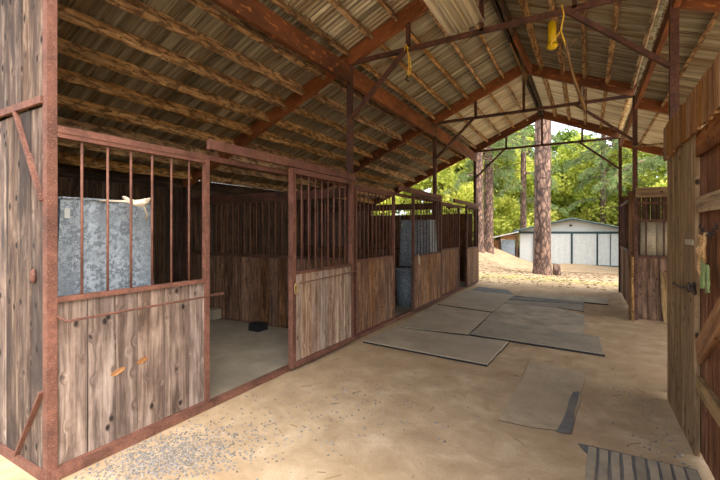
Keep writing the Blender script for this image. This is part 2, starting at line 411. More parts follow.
# steel frames: columns, rafters, tie, webs, knee braces
FR=['front of the barn','first inner frame line','second inner frame line','far open end']
for fi,y in enumerate(YF):
    root=empty('roof_frame',(0,y,0),'rust red steel and timber roof frame at the %s'%FR[fi],'roof frame','roof frames across the barn','structure')
    def pf(mb,name,m): return part(mb,name,m,root)
    for (xa,xb,zf) in ((XE,-1.10,zL),(XR+.06,-1.10,zL)):
        mb=MB(); mb.beam((xa,y,zf(xa)-.115),(xb,y,zf(xb)-.115),.20,.07,V(0,0,1),n=8,jit=.002); pf(mb,'rafter',M['rafter'])
    mb=MB(); mb.beam((XR+.03,y,3.93-.10),(XRE,y,3.93-.38*(XRE-XR)-.10),.18,.07,V(0,0,1),n=6,jit=.003); pf(mb,'rafter',M['rafter'])
    for x in (XL,XR):
        mb=MB(); zt=zL(x)-.2 if x<0 else 3.96
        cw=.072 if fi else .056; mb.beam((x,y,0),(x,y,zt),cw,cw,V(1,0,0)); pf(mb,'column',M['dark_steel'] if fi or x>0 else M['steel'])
    mb=MB(); mb.beam((XL,y,3.965),(XR,y,3.965),.055,.05,V(0,0,1)); pf(mb,'tie_beam',M['dark_steel'])
    for x in (-2.05,-1.10,-.12):
        mb=MB(); mb.beam((x,y,3.96),(x,y,zL(x)-.16),.05,.05,V(1,0,0)); pf(mb,'web',M['dark_steel'])
    for xa,xb in ((XL+.03,-2.10),(XR-.03,-.19)):
        mb=MB(); mb.beam((xa,y,3.18),(xb,y,3.95),.06,.045,V(0,1,0)); pf(mb,'knee_brace',M['dark_steel'])
    for x,zf in ((XE+.05,zL),(XRE-.06,zR)):
        mb=MB(); mb.beam((x,y,0),(x,y,zf(x)-.2),.09,.09,V(1,0,0)); pf(mb,'eave_post',M['dark_steel'])

# ------------------------------------------------------------------ plank walls
def planks_x(x0,x1,y,z0,z1f,wd=.17,th=.022,name=None,mat=None,gap=.008,r=R):
    """vertical boards standing along X"""
    mb=MB(); x=x0
    while x<x1-.01:
        ww=min(wd*r.uniform(.8,1.2),x1-x); c=x+ww/2; dy=r.uniform(-.004,.004)
        z1=z1f(c) if callable(z1f) else z1f
        mb.beam((c,y+dy,z0+r.uniform(0,.015)),(c,y+dy,z1-r.uniform(0,.006)),ww-gap,th,V(1,0,0),r=r); x+=ww
    return mb
def planks_y(y0,y1,x,z0,z1,wd=.17,th=.022,gap=.008,r=R):
    mb=MB(); y=y0
    while y<y1-.01:
        ww=min(wd*r.uniform(.8,1.2),y1-y); c=y+ww/2; dx=r.uniform(-.004,.004)
        mb.beam((x+dx,c,z0+r.uniform(0,.012)),(x+dx,c,z1-r.uniform(0,.006)),ww-gap,th,V(0,1,0),r=r); y+=ww
    return mb
# back wall of the stalls, its cap timber stops just under the sheet valleys
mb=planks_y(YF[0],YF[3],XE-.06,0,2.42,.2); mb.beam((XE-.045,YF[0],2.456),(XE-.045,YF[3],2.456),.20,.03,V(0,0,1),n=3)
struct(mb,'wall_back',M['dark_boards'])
# gable end wall beside the camera, left of the corner post
wl=empty('wall_front',(0,1.2,0),kind='structure')
lo=planks_x(XE,XL-.025,1.197,0.0,2.36,.19); part(lo,'board_panel',M['end_boards'],wl)
up=planks_x(XE,XL-.025,1.197,2.40,lambda c:zL(c)-.02,.19); part(up,'board_panel',M['end_boards'],wl)
mb=MB(); mb.beam((XE,1.174,2.40),(XL-.025,1.174,2.40),.045,.02,V(0,0,1)); part(mb,'rail',M['steel'],wl)
mb=MB(); mb.beam((XE,1.174,.03),(XL-.025,1.174,.03),.06,.02,V(0,0,1)); part(mb,'rail',M['steel'],wl)
mb=MB(); mb.beam((-3.36,1.172,2.38),(-2.975,1.172,1.76),.032,.014,V(0,1,0)); part(mb,'brace',M['steel'],wl)
mb=MB(); mb.beam((-3.34,1.172,.06),(-2.975,1.172,.56),.032,.014,V(0,1,0)); part(mb,'brace',M['steel'],wl)
mb=MB(); mb.ring([[V(-3.10+.022*math.cos(a)*q,1.180-.012*k,1.28+.05*math.sin(a)*q) for a in [2*math.pi*i/8 for i in range(8)]] for k,q in ((0,1),(1,.9),(2,.4))]); part(mb,'rusty_bolt',M['steel'],wl)

# ------------------------------------------------------------------ stall fronts
def bars(root,x,ys,z0,z1,m,r=.009):
    for y in ys:
        mb=MB(); mb.tube([(x,y,z0),(x,y,z1)],r,8); part(mb,'bar',m,root)
def rect_frame(x,y0,y1,z0,z1,w_=.045,mid=None,midw=.03,top=None):
    mb=MB()
    for y in (y0+w_/2,y1-w_/2): mb.beam((x,y,z0),(x,y,z1),w_,w_,V(0,1,0))
    tp=top or w_
    for z,h in ((z0+w_/2,w_),(z1-tp/2,tp)): mb.beam((x,y0+w_,z),(x,y1-w_,z),h,w_,V(0,0,1))
    if mid: mb.beam((x,y0+w_,mid),(x,y1-w_,mid),midw,w_*1.05,V(0,0,1))
    return mb
SF=[ # fixed panels: y0,y1,bars,label
 (1.192,2.41,6,M['front_boards'],'fixed stall panel of weathered boards under six bars beside the corner post'),
 (4.99,6.35,9,M['warm_boards'],'fixed stall panel in the middle of the row, just past the first sliding door'),
 (8.86,10.42,9,M['warm_boards'],'fixed stall panel between the two farthest sliding doors')]
for i,(y0,y1,nb,bm_,lb) in enumerate(SF):
    root=empty('stall_barrier',(XL,y0,0),lb,'stall panel','fixed stall panels')
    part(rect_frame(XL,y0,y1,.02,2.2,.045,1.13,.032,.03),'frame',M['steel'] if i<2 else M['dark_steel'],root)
    part(planks_y(y0+.03,y1-.03,XL-.012,.06,1.115,.19 if i==0 else .16,.03),'board_panel',bm_,root)
    bars(root,XL,[y0+.03+(y1-y0-.06)*(k+1)/(nb+1) for k in range(nb)],1.13,2.17,M['steel'])
    if i==0:
        mb=MB(); mb.tube([(XL+.03,1.23,1.03),(XL+.075,1.26,.995),(XL+.085,1.45,.998),(XL+.08,2.2,1.0),(XL+.07,2.47,1.0)],.0085,8); part(mb,'latch_rod',M['steel'],root)
        mb=MB(); mb.beam((XL+.06,2.42,1.0),(XL+.06,2.52,1.0),.03,.02,V(1,0,0)); part(mb,'rod_end',M['steel'],root)
        for yy,zz,ww in ((1.62,.555,.105),(1.80,.585,.085)):
            mb=MB(); mb.ring([[V(XL+.008,yy+ww/2*math.cos(a),zz+.021*math.sin(a)+.12*ww*math.cos(a)) for a in [2*math.pi*k/12 for k in range(12)]],[V(XL+.0095,yy+ww/2*math.cos(a),zz+.021*math.sin(a)+.12*ww*math.cos(a)) for a in [2*math.pi*k/12 for k in range(12)]]],smooth=False); tag(part(mb,'bare_wood_chip',M['brace_wood'],root),'orange freshly scraped patch')
# sill, header and tracks
mb=MB(); mb.beam((XL+.03,1.2,.03),(XL+.03,12.15,.03),.05,.07,V(0,0,1),n=6); tag(struct(mb,'trim_1',M['steel']))
mb=MB(); mb.beam((XL,1.235,2.222),(XL,12.1,2.222),.045,.055,V(0,0,1)); struct(mb,'trim_2',M['steel'])
for y0,y1,lb in ((2.33,4.80,'first, nearest door'),(6.35,8.62,'second door'),(9.6,12.12,'farthest door')):
    mb=MB(); mb.beam((XL+.105,y0,2.322),(XL+.105,y1,2.322),.085,.045,V(0,0,1))
    for k in range(4):
        mb.tube([(XL+.12,y0+.06+k*.03,2.30),(XL+.135,y0+.06+k*.03,2.30)],.006,6)
    for y in (y0+.2,y1-.2): mb.beam((XL+.03,y,2.33),(XL+.09,y,2.33),.04,.03,V(0,0,1))
    tag(mb.build('door_track',M['steel']),'rusty steel sliding track above the %s'%lb,'door track','sliding door tracks')
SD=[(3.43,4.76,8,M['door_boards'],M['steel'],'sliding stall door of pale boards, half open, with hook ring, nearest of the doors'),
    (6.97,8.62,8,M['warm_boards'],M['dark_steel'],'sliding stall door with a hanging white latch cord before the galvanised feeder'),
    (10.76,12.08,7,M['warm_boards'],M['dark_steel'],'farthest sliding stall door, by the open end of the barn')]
for i,(y0,y1,nb,bm_,sm_,lb) in enumerate(SD):
    xd=XL+.10; root=empty('stall_door',(xd,y0,0),lb,'stall door','sliding stall doors')
    part(rect_frame(xd,y0,y1,.05,2.27,.05 if i else .06,1.10,.032),'frame',sm_,root)
    part(planks_y(y0+.04,y1-.04,xd,.09,1.09,.17,.026),'board_panel',bm_,root)
    bars(root,xd,[y0+.06+(y1-y0-.12)*(k+1)/(nb+1) for k in range(nb)],1.11,2.23,sm_)
    if i==0:
        mb=MB(); mb.tube([(xd+.055,y0+.08,.985),(xd+.055,y1-.3,1.0),(xd+.05,y1+.13,1.02)],.0075,8); part(mb,'latch_rod',sm_,root)
        mb=MB(); c=V(xd+.05,y0+.035,.93)
        mb.tube([c+V(.0,.024*math.cos(a),.06*math.sin(a)) for a in [2*math.pi*k/12 for k in range(13)]],.006,6); part(mb,'hook_ring',M['brass'],root)
    if i==1:
        mb=MB(); mb.tube([(xd+.03,y0+.2,1.12),(xd+.05,y0+.21,1.02),(xd+.045,y0+.2,.93)],.011,6); part(mb,'latch_cord',M['wrope'],root)
# end post of the row
mb=MB(); mb.beam((XL-.02,4.93,0),(XL-.02,4.93,2.2),.06,.05,V(0,1,0)); mb.build('post',M['steel'])['kind']='structure'
mb=MB(); mb.beam((XL,8.70,0),(XL,8.70,2.2),.12,.06,V(0,1,0)); mb.build('post',M['dark_steel'])['kind']='structure'

# partitions between stalls
for i,(y,lb) in enumerate(((4.92,'between the first and second stalls'),(8.56,'between the second and third stalls'))):
    root=empty('stall_partition',(XL,y,0),'dark board partition with bars above, %s'%lb,'partition','stall partitions')
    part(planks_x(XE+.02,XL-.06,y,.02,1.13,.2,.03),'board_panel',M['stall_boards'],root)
    mb=MB(); mb.beam((XE,y,1.155),(XL-.06,y,1.155),.04,.06,V(0,0,1)); part(mb,'rail',M['dark_steel'],root)
    mb=MB(); mb.beam((XE,y,2.13),(XL-.06,y,2.13),.14,.05,V(0,0,1)); part(mb,'rail',M['dark_steel'],root)
    for k in range(26):
        x=XE+.1+k*.14
        if x>XL-.1: break
        mb=MB(); mb.tube([(x,y,1.16),(x,y,2.08)],.009,6); part(mb,'bar',M['steel'],root)
# far end wall of the third stall
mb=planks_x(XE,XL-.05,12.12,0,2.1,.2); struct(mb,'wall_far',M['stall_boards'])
# stall mats
for y0,y1,lb in ((1.26,4.88,'first stall'),(4.98,8.52,'second stall'),(8.62,12.05,'third stall')):
    mb=MB(); mb.box((XE+.05,y0,0.002),(XL-.03,y1,.022)); tag(mb.build('stall_mat',M['stall_mat']),'flat grey rubber mat covering the floor of the %s'%lb,'mat','stall floor mats')

# ------------------------------------------------------------------ feeders, tubs, block
def feeder(loc,facing,label,grp='galvanised hay feeders',mat=None):
    """tall galvanised corner feeder: ribbed front, plain flared sides, rolled rim"""
    root=empty('hay_feeder',loc,label,'feeder',grp)
    nn=26; mb=MB(); W0,W1,H,D=.66,.74,1.0,.42
    outer=[]
    for k in range(9):
        z=H*k/8; ww=(W1+(W0-W1)*k/8)/2; dd=D*(1-.12*k/8); ring=[]
        for i in range(nn+1):
            u=i/nn; x=-ww+2*ww*u; ring.append(V(x,-.006*max(0,math.sin(u*math.pi*7))**.6,z))
        ring+= [V(ww,dd,z),V(-ww,dd,z)]
        outer.append(ring)
    mb.ring(outer,smooth=False,cap=False)
    mb.v=[v for v in mb.v]
    body=mb.build('body',mat or M['galv'],root)
    mb=MB(); rim=outer[-1]; mb.tube([p+V(0,-.004,.004) for p in rim]+[rim[0]+V(0,-.004,.004)],.010,6); mb.build('rim',mat or M['galv'],root)
    mb=MB(); b0=outer[0]; mb.ring([[p+V(0,0,.01) for p in b0],[p+V(0,0,.03) for p in b0]],smooth=False); mb.build('bottom',mat or M['galv'],root)
    mb=MB(); mb.beam((-W1/2+.09,-.011,.02),(-W0/2+.085,-.011,H),.012,.008,V(1,0,0)); mb.build('seam',M['galv'],root)
    mb=MB(); mb.box((-W0/2+.015,-.02,H-.14),(-W0/2+.05,-.010,H-.07)); mb.build('clip',M['shed_white'],root)
    root.rotation_euler=(0,0,facing); return root
f1=feeder((-3.20,1.70,.80),math.pi/2,'large galvanised hay feeder roped to the bars of the nearest stall panel')
f2=feeder((-3.25,8.08,.80),0,'galvanised hay feeder seen through the bars of the second sliding door')
# white rope tying the first feeder
mb=MB(); c=V(XL-.06,1.80,1.78); pts=[]
for k in range(40):
    a=k/39*2*math.pi*3; pts.append(c+V(.075*math.cos(a)+.0,.075*math.sin(a*1.02)+.01*math.sin(3*a),.018*math.sin(2*a)+k*.0009))
mb.tube(pts,.009,6); mb.tube([(XL-.24,1.62,1.80),(XL-.12,1.70,1.795),(XL-.05,1.75,1.79)],.008,6); mb.tube([(XL-.08,1.86,1.78),(XL-.12,1.92,1.70),(XL-.16,1.93,1.66)],.008,6)
tag(mb.build('tie_rope',M['wrope']),'knotted dirty white rope tied around a bar of the nearest stall panel','rope')
def tub(loc,label,r0=.2,r1=.27,h=.75,mat='galv'):
    mb=MB(); rs=[]
    for z,r in ((0,r0),(h*.5,(r0+r1)/2),(h,r1),(h+.01,r1+.012),(h+.025,r1+.012),(h+.025,r1-.01),(h*.5,(r0+r1)/2-.015),(.03,r0-.015)):
        rs.append([V(r*math.cos(a),r*math.sin(a),z) for a in [2*math.pi*k/24 for k in range(24)]])
    mb.ring(rs); o=mb.build('tub',M[mat]); o.location=loc; tag(o,label,'tub')
tub((-3.27,7.6,.022),'grey feed tub standing on the floor of the second stall',.17,.22,.74)
mb=MB(); q=G(258,330,.022); 
mb.ring([[q+V(sx*.1*s,sy*.1*s,z) for sx,sy in ((-1,-1),(1,-1),(1,1),(-1,1))] for z,s in ((0,1),(.02,1.03),(.10,.98),(.115,.9))],smooth=False)
ob=mb.build('feed_pan',M['black']); tag(ob,'small square black feed pan on the floor of the nearest stall','pan')
mb=MB(); q=G(213,318,.022); mb.ring([[q+V(sx*.13*s,sy*.1*s,z) for sx,sy in ((-1,-1),(1,-1),(1,1),(-1,1))] for z,s in ((0,1),(.01,1.02),(.15,1.0),(.165,.95))],smooth=False)
tag(mb.build('concrete_block',M['stall_mat']),'grey block on the stall floor behind the nearest door jamb','block')

# ------------------------------------------------------------------ right side: jamb wall, barn gate
XG=.66
mb=planks_y(3.545,4.62,XG+.0,0.0,2.30,.36,.03)
struct(mb,'wall_right',M['jamb_boards'])
# live-edge board running along the top
mb=MB(); r2=random.Random(5); y=.8
while y<4.62:
    ww=r2.uniform(.05,.11); mb.beam((XG-.028,y+ww/2,2.24+r2.uniform(-.015,.015)),(XG-.028,y+ww/2,2.53+.01*math.sin(y*3)+r2.uniform(-.012,.012)),ww-.001,.02,V(0,1,0),r=r2); y+=ww
tag(mb.build('top_board',M['gate_top']),'ragged orange-brown board capping the gate side wall','board')
gate=empty('barn_gate',(XG,3.5,0),'big brown plank barn gate with diagonal brace and chain beside the camera','gate')
part(planks_y(1.1,3.66,XG+.035,.03,2.26,.2,.025),'board_panel',M['gate_boards'],gate)
for z,hh,mt in ((.52,.10,'pale_rail'),(1.75,.11,'pale_rail'),(2.16,.16,'gate_boards')):
    mb=MB(); mb.beam((XG+.005,1.1,z),(XG+.005,3.52,z),hh,.035,V(0,0,1),n=8,jit=.003); part(mb,'rail',M[mt],gate)
mb=MB(); mb.beam((XG+.003,3.50,.74),(XG+.003,2.2,1.62),.15,.032,V(0,0,1)); part(mb,'brace',M['brace_wood'],gate)
mb2=MB(); mb2.beam((XG-.02,3.80,1.49),(XG-.02,3.56,1.49),.04,.008,V(0,0,1)); part(mb2,'hasp_plate',M['galv_tan'],gate)
mb2=MB(); mb2.tube([(XG-.035,4.20,1.135),(XG-.05,3.9,1.14),(XG-.045,3.56,1.175)],.008,8)
mb2.tube([V(XG-.045,3.55+.025*math.cos(a),1.175+.03*math.sin(a)) for a in [2*math.pi*k/12 for k in range(13)]],.007,6)
part(mb2,'hook_bar',M['iron'],gate)
mb2=MB()
for k in range(3):
    c=V(XG-.03,3.53-.03*k,1.19-.014*k); mb2.tube([c+V(.012*math.sin(a+k),.018*math.cos(a),.024*math.sin(a)) for a in [2*math.pi*j/10 for j in range(11)]],.006,6)
part(mb2,'padlock_chain',M['iron'],gate)
mb=MB()
for k in range(16):
    s_=k/15; y=3.30-.40*s_; z=1.60-.06*math.sin(s_*math.pi)+.01*s_; ax=k%2
    mb.tube([V(XG-.03+(.010*math.sin(a) if ax else 0),y+.02*math.cos(a),z+(0 if ax else .012*math.sin(a))) for a in [2*math.pi*j/10 for j in range(11)]],.0045,6)
part(mb,'chain',M['iron'],gate)
hl=empty('halter',(XG-.04,3.2,1.3),'tan and green webbing halter hanging from the gate chain','halter')
mb=MB(); mb.tube([V(XG-.04+.01*math.sin(3*a),3.22+.045*math.cos(a),1.475+.065*math.sin(a)) for a in [2*math.pi*j/16 for j in range(17)]],.011,8)
mb.tube([(XG-.04,3.25,1.42),(XG-.05,3.24,1.33),(XG-.04,3.20,1.28)],.010,8); mb.tube([(XG-.04,3.12,1.56),(XG-.05,3.11,1.46),(XG-.04,3.13,1.38)],.010,8); part(mb,'tan_loop',M['webbing_tan'],hl)
mb=MB(); mb.beam((XG-.04,3.17,1.40),(XG-.05,3.13,1.22),.05,.012,V(0,1,.3),n=6,jit=.006); mb.beam((XG-.035,3.12,1.36),(XG-.04,3.08,1.20),.06,.012,V(0,1,-.3),n=6,jit=.006); part(mb,'green_strap',M['webbing_green'],hl)

# ------------------------------------------------------------------ gate-side stall beyond the open bay
rs=empty('stall_barrier',(XR,8.5,0),'dark board stall wall with window bars facing the open bay on the gate side','stall panel')
part(planks_x(XR+.03,XRE,8.5,.02,1.10,.36,.03),'board_panel',M['stall_boards'],rs)
for z,hh in ((1.12,.05),(1.75,.04),(2.06,.035)):
    mb=MB(); mb.beam((XR+.03,8.5,z),(XRE,8.5,z),hh,.05,V(0,0,1)); part(mb,'rail',M['dark_steel'],rs)
mb=MB(); mb.beam((XR-.0,8.46,2.24),(XRE,8.46,2.24),.17,.05,V(0,0,1)); part(mb,'top_board',M['jamb_boards'],rs)
for k in range(13):
    x=XR+.16+k*.25; mb=MB(); mb.beam((x,8.5,1.12),(x,8.5,2.14),.025,.025,V(1,0,0)); part(mb,'bar',M['dark_steel'],rs)
for k in range(9):
    x0=XR+.08+k*.235; mb=MB(); mb.ring([[V(x0+.23*u/8,8.545-.012*abs(math.sin(u*math.pi/4)),z) for u in range(9)] for z in (1.14,1.73)],closed=False,smooth=True)
    so=part(mb,'metal_sheet',M['galv_tan'],rs); so.modifiers.new('s','SOLIDIFY').thickness=.002
root=empty('stall_barrier',(XR,8.6,0),'narrow brown stall front at the aisle edge, by the far open end','stall panel')
part(planks_y(8.6,12.08,XR+.02,.02,1.14,.2,.03),'board_panel',M['warm_boards'],root)
mb=MB()
for z in (1.16,2.2): mb.beam((XR+.02,8.56,z),(XR+.02,12.1,z),.06,.05,V(0,0,1))
for y in (9.6,10.9,12.08): mb.beam((XR+.02,y,.02),(XR+.02,y,2.2),.06,.05,V(0,1,0))
part(mb,'frame',M['dark_steel'],root)
for k in range(20):
    mb=MB(); y=8.7+k*.17; mb.tube([(XR+.02,y,1.18),(XR+.02,y,2.18)],.009,6); part(mb,'bar',M['dark_steel'],root)
mb=planks_x(XR,XRE,12.12,0,2.46,.2); struct(mb,'wall_end',M['dark_boards'])
mb=MB(); mb.beam((XR-.055,8.46,.0),(XR-.06,8.46,2.28),.09,.03,V(1,0,0),n=6,jit=.006)
tag(mb.build('post_board',M['stall_boards']),'upright brown board nailed to the column at the gate-side stall corner','board')
mb=MB(); mb.beam((XR-.05,8.30,.0),(XR-.05,8.36,1.12),.075,.03,V(0,1,0),n=5,jit=.006)
tag(mb.build('leaning_board',M['purlin']),'short yellowish board leaning against the column foot','board')
mb=MB(); mb.beam((1.18,8.42,.02),(1.12,8.46,.86),.09,.03,V(1,0,0),n=8,jit=.012); tag(mb.build('leaning_board',M['pale_rail']),'split tan slab of wood leaning on the dark stall wall','board')
# slim pole under the lean-to
mb=MB(); mb.tube([(XR-.05,8.44,3.05),(1.15,8.3,3.03),(1.62,8.0,3.18),(2.1,7.6,3.20)],.02,8); tag(mb.build('bent_pole',M['purlin']),'slim bent pole tied under the lean-to roof at the gate side','pole')

# ------------------------------------------------------------------ hanging things
yt=YF[1]
mb=MB(); mb.tube([(-2.06,yt-.04,4.02),(-2.03,yt-.045,3.86),(-2.02,yt-.05,3.72),(-2.04,yt-.05,3.60)],.008,6); mb.tube([(-2.06,yt-.04,4.0),(-2.0,yt-.05,3.8),(-1.99,yt-.05,3.66),(-2.03,yt-.05,3.59)],.007,6)
mb.tube([(-2.03,yt-.04,3.96),(-2.07,yt-.045,4.01),(-2.09,yt-.03,3.95)],.009,6)
rp=empty('hanging_rope',(-2.06,yt,3.96),'yellow rope with a dark snap hanging from the nearest roof tie','rope'); part(mb,'strand',M['yrope'],rp)
mb=MB(); mb.tube([(-2.035,yt-.05,3.60),(-2.06,yt-.05,3.55),(-2.02,yt-.05,3.52)],.014,6); part(mb,'snap',M['iron'],rp)
ft=empty('fly_trap',(-.41,5.87,4.1),'yellow fly trap hanging on a cord under the aisle roof','fly trap')
mb=MB(); c=V(-.41,5.87,4.18)
mb.ring([[c+V(r*math.cos(a),r*math.sin(a),z) for a in [2*math.pi*k/14 for k in range(14)]] for z,r in ((-.12,.052),(.16,.052),(.17,.04),(.18,.01))]); part(mb,'body',M['yellow'],ft)
mb=MB(); mb.ring([[c+V(r*math.cos(a),r*math.sin(a),z) for a in [2*math.pi*k/14 for k in range(14)]] for z,r in ((-.19,.02),(-.175,.05),(-.155,.068),(-.12,.07),(-.118,.05))]); part(mb,'base_cup',M['yellow'],ft)
mb=MB(); mb.tube([c+V(0,0,.17),c+V(.01,0,.44)],.006,6); part(mb,'cord',M['yrope'],ft)
hb=empty('hanging_branch',(-.2,yt,3.95),'dead branch hanging from the nearest roof tie on a yellow rope','branch')
mb=MB(); mb.tube([(-.24,yt-.04,4.02),(-.22,yt-.05,3.9),(-.25,yt-.05,3.74),(-.20,yt-.05,3.56)],.009,6); mb.tube([(-.24,yt-.05,3.74),(-.32,yt-.05,3.66),(-.36,yt-.05,3.6)],.008,6); part(mb,'rope',M['yrope'],hb)
mb=MB(); mb.tube([(-.20,yt-.05,3.60),(-.17,yt-.06,3.40),(-.12,yt-.05,3.18),(-.06,yt-.06,2.98),(-.02,yt-.05,2.84)],.014,7,rr=[.010,.015,.016,.020,.016])
mb.tube([(-.17,yt-.06,3.42),(-.24,yt-.06,3.52),(-.30,yt-.05,3.5)],.006,5); mb.tube([(-.19,yt-.06,3.5),(-.11,yt-.05,3.62),(-.08,yt-.05,3.6)],.005,5); part(mb,'stick',M['jamb_boards'],hb)
# cream sheets lying on the ties
for k in range(4):
    mb=MB(); x0=-1.50+.10*k; rings=[]; yb=yt+.10-.05*k
    w_=.15
    for i in range(7):
        u=i/6; x=x0+w_*u; z=4.0+.028*math.sin(u*math.pi)*1.4+.006*k
        rings.append([V(x,1.0,z),V(x,yb+R.uniform(-.02,.02),z)])
    mb.ring(rings,closed=False,smooth=True)
    o=mb.build('roofing_offcut',M['white_ply']); md=o.modifiers.new('s','SOLIDIFY'); md.thickness=.006
    tag(o,'cream curved roofing strip lying on the roof ties, %s from the stall side'%ORD[k],'roofing strip','cream strips on the ties')
# broken ridge boards
mb=MB(); mb.beam((-1.13,7.1,4.80),(-1.0,8.15,4.44),.13,.025,V(0,0,1),n=5,jit=.01); tag(mb.build('broken_board',M['jamb_boards']),'split pale board dangling from the ridge, narrower one with the pointed end','board','broken boards at the ridge')
mb=MB(); mb.beam((-1.05,6.9,4.80),(-.88,7.8,4.50),.16,.025,V(0,0,1),n=5,jit=.012); tag(mb.build('broken_board',M['rafter']),'wide rust stained board dangling from the ridge','board','broken boards at the ridge')

# ------------------------------------------------------------------ floor mats and planks on the aisle
def slab(pts,h,name,mat,label,grp,cat='mat',z0=.003,jit=.005,tilt=None):
    """thin slab over the given outline with a slightly worn edge"""
    rr=random.Random(len(label)); poly=[]
    n=len(pts)
    for i in range(n):
        a=pts[i]; b=pts[(i+1)%n]; k=max(2,int((b-a).length/.22))
        for j in range(k):
            p=a.lerp(b,j/k); 
            if j: p=p+V(rr.uniform(-jit,jit),rr.uniform(-jit,jit),0)
            poly.append(p)
    # wind counter-clockwise
    ar=sum(poly[i].x*poly[(i+1)%len(poly)].y-poly[(i+1)%len(poly)].x*poly[i].y for i in range(len(poly)))
    if ar<0: poly=poly[::-1]
    mb=MB(); n=len(poly); col=(rr.random(),rr.random(),rr.random(),1)
    c=sum(poly,V(0,0,0))/n
    for z,s in ((z0,1.0),(z0+h*.7,1.0),(z0+h,.985)):
        for p in poly: mb.v.append(V(c.x+(p.x-c.x)*s,c.y+(p.y-c.y)*s,z))
    for L in (0,1):
        for i in range(n):
            j=(i+1)%n; mb.quad((L*n+i,L*n+j,(L+1)*n+j,(L+1)*n+i),((0,0),(.1,0),(.1,.02),(0,.02)),col)
    mb.quad(tuple(2*n+i for i in range(n)),tuple((p.x,p.y) for p in poly),col)
    mb.quad(tuple(range(n-1,-1,-1)),tuple((p.x,p.y) for p in poly),col)
    o=mb.build(name,mat); o.data.materials.append(M['black'])
    for f in range(n): o.data.polygons[f].material_index=1
    return tag(o,label,cat,grp)
g='rubber mats along the aisle'
slab([G(363,343),G(393,328.5),G(509,343.5),G(487,367)],.03,'rubber_mat',M['mat'],'dusty rubber mat nearest the first sliding door, closest of the aisle mats',g)
slab([G(396,328),G(434,305.5),G(491,314),G(469,336)],.028,'rubber_mat',M['mat'],'dusty rubber mat beside the second stall, behind the closest mat',g)
slab([G(437,305),G(468,291),G(515,296),G(492,313)],.03,'rubber_mat',M['mat'],'rubber mat with a purple-grey stain by the farthest sliding door',g)
slab([G(470,336),G(486,321.5),G(599,338.5),G(605,357)],.034,'rubber_mat',M['mat_grey'],'long grey rubber mat lying across the middle of the aisle',g)
slab([G(484,321),G(503,304),G(557,308),G(585,316),G(584,332),G(584,336)],.010,'rubber_mat',M['mat'],'thin dust covered mat with ragged edge behind the long grey mat',g)
slab([G(504,304),G(508,300.5),G(584,305),G(584,312),G(558,308)],.014,'floor_plank',M['mat_grey'],'worn grey plank lying behind the ragged dusty mat','planks on the aisle floor','plank')
slab([G(508,300),G(512,297),G(584,302.5),G(584,305)],.02,'floor_plank',M['mat_blue'],'narrow blue-grey plank just before the longest pale plank','planks on the aisle floor','plank')
slab([G(512,296.5),G(516,294),G(608,299.5),G(608.5,305.5)],.028,'floor_plank',M['plank_floor'],'longest pale plank at the far end of the aisle','planks on the aisle floor','plank')
slab([G(470,290.8),G(478,287),G(508,290.5),G(514,295)],.01,'floor_plank',M['mat_blue'],'small blue-grey board by the last stall door at the far threshold','planks on the aisle floor','plank')
slab([G(530,362),G(586,372.5),G(580,404),G(572,433),G(530,428),G(498,421),G(512,395)],.006,'rubber_mat',M['buried'],'small half buried mat lying alone in the sand before the others',g)
slab([G(573,393),G(580,392.5),G(571,435),G(556,433),G(567,410)],.003,'bare_strip',M['mat_blue'],'bare slate-blue strip showing at the edge of the half buried mat',None,'rubber strip',z0=.0095,jit=.012)
# ribbed ramp mat in the near corner: dark base and dusty ribs
rm=empty('ribbed_mat',G(640,470),'ribbed mat with dark and tan stripes by the foot of the gate wall','mat')
A,B_=G(578,444),G(697,471); D_=(B_-A); dirn=V(D_.y,-D_.x,0).normalized(); dirn=-dirn if dirn.y>0 else dirn
o=slab([A+V(0,0,0),B_,B_+V(0,-1.5,0),G(592,480)+V(0.02,-1.3,0),G(592,480),G(590,457)],.008,'base',M['mat_blue'],'x',None,z0=.002)
for k_ in ('label','category'): del o[k_]
o.parent=rm; o.location=-Vector(rm.location)
for k in range(9):
    a=A.lerp(B_,(k+1.3)/9.8); 
    mb=MB(); mb.beam((a.x,a.y-.03,.012),(a.x-.04,a.y-1.15,.012),.05,.010,V(1,0,0),n=14,jit=.004); part(mb,'rib',M['mat'],rm)

# ------------------------------------------------------------------ pebbles and litter
def stone(mb,c,r,rr,flat=.6):
    b=len(mb.v); col=(rr.random(),rr.random(),rr.random(),1); a0=rr.random()*6
    for zz,q in ((0,.8),(.55,1),(1,.55)):
        for k in range(5):
            a=a0+k*2*math.pi/5; mb.v.append(c+V(r*q*math.cos(a)*rr.uniform(.8,1.2),r*q*math.sin(a)*rr.uniform(.7,1.1),r*flat*zz*1.4-.001))
    for L in (0,1):
        for k in range(5):
            j=(k+1)%5; mb.quad((b+L*5+k,b+L*5+j,b+L*5+5+j,b+L*5+5+k),((0,0),(.1,0),(.1,.1),(0,.1)),col,True)
    mb.quad(tuple(b+10+k for k in range(5)),((0,0),(.1,0),(.1,.1),(0,.1),(0,.05)),col)
rr=random.Random(3); mb=MB()
for k in range(2600):
    c=G(155,462); a=rr.gauss(0,1); b_=rr.gauss(0,1)
    p=G(min(max(165+a*42,60),420),min(max(456-a*6+b_*14,352),520))
    if p.x<XL+.08: continue
    stone(mb,p,rr.uniform(.004,.011),rr)
for k in range(700):
    s=rr.random(); p=G(150+s*330+rr.gauss(0,22),468-s*110+rr.gauss(0,20+10*s))
    if p.x<XL+.08 or p.x>.6: continue
    stone(mb,p,rr.uniform(.003,.012),rr)
for k in range(300):
    p=V(XG-.06-abs(rr.gauss(0,.16)),rr.uniform(2.0,4.7),0); stone(mb,p,rr.uniform(.003,.011),rr)
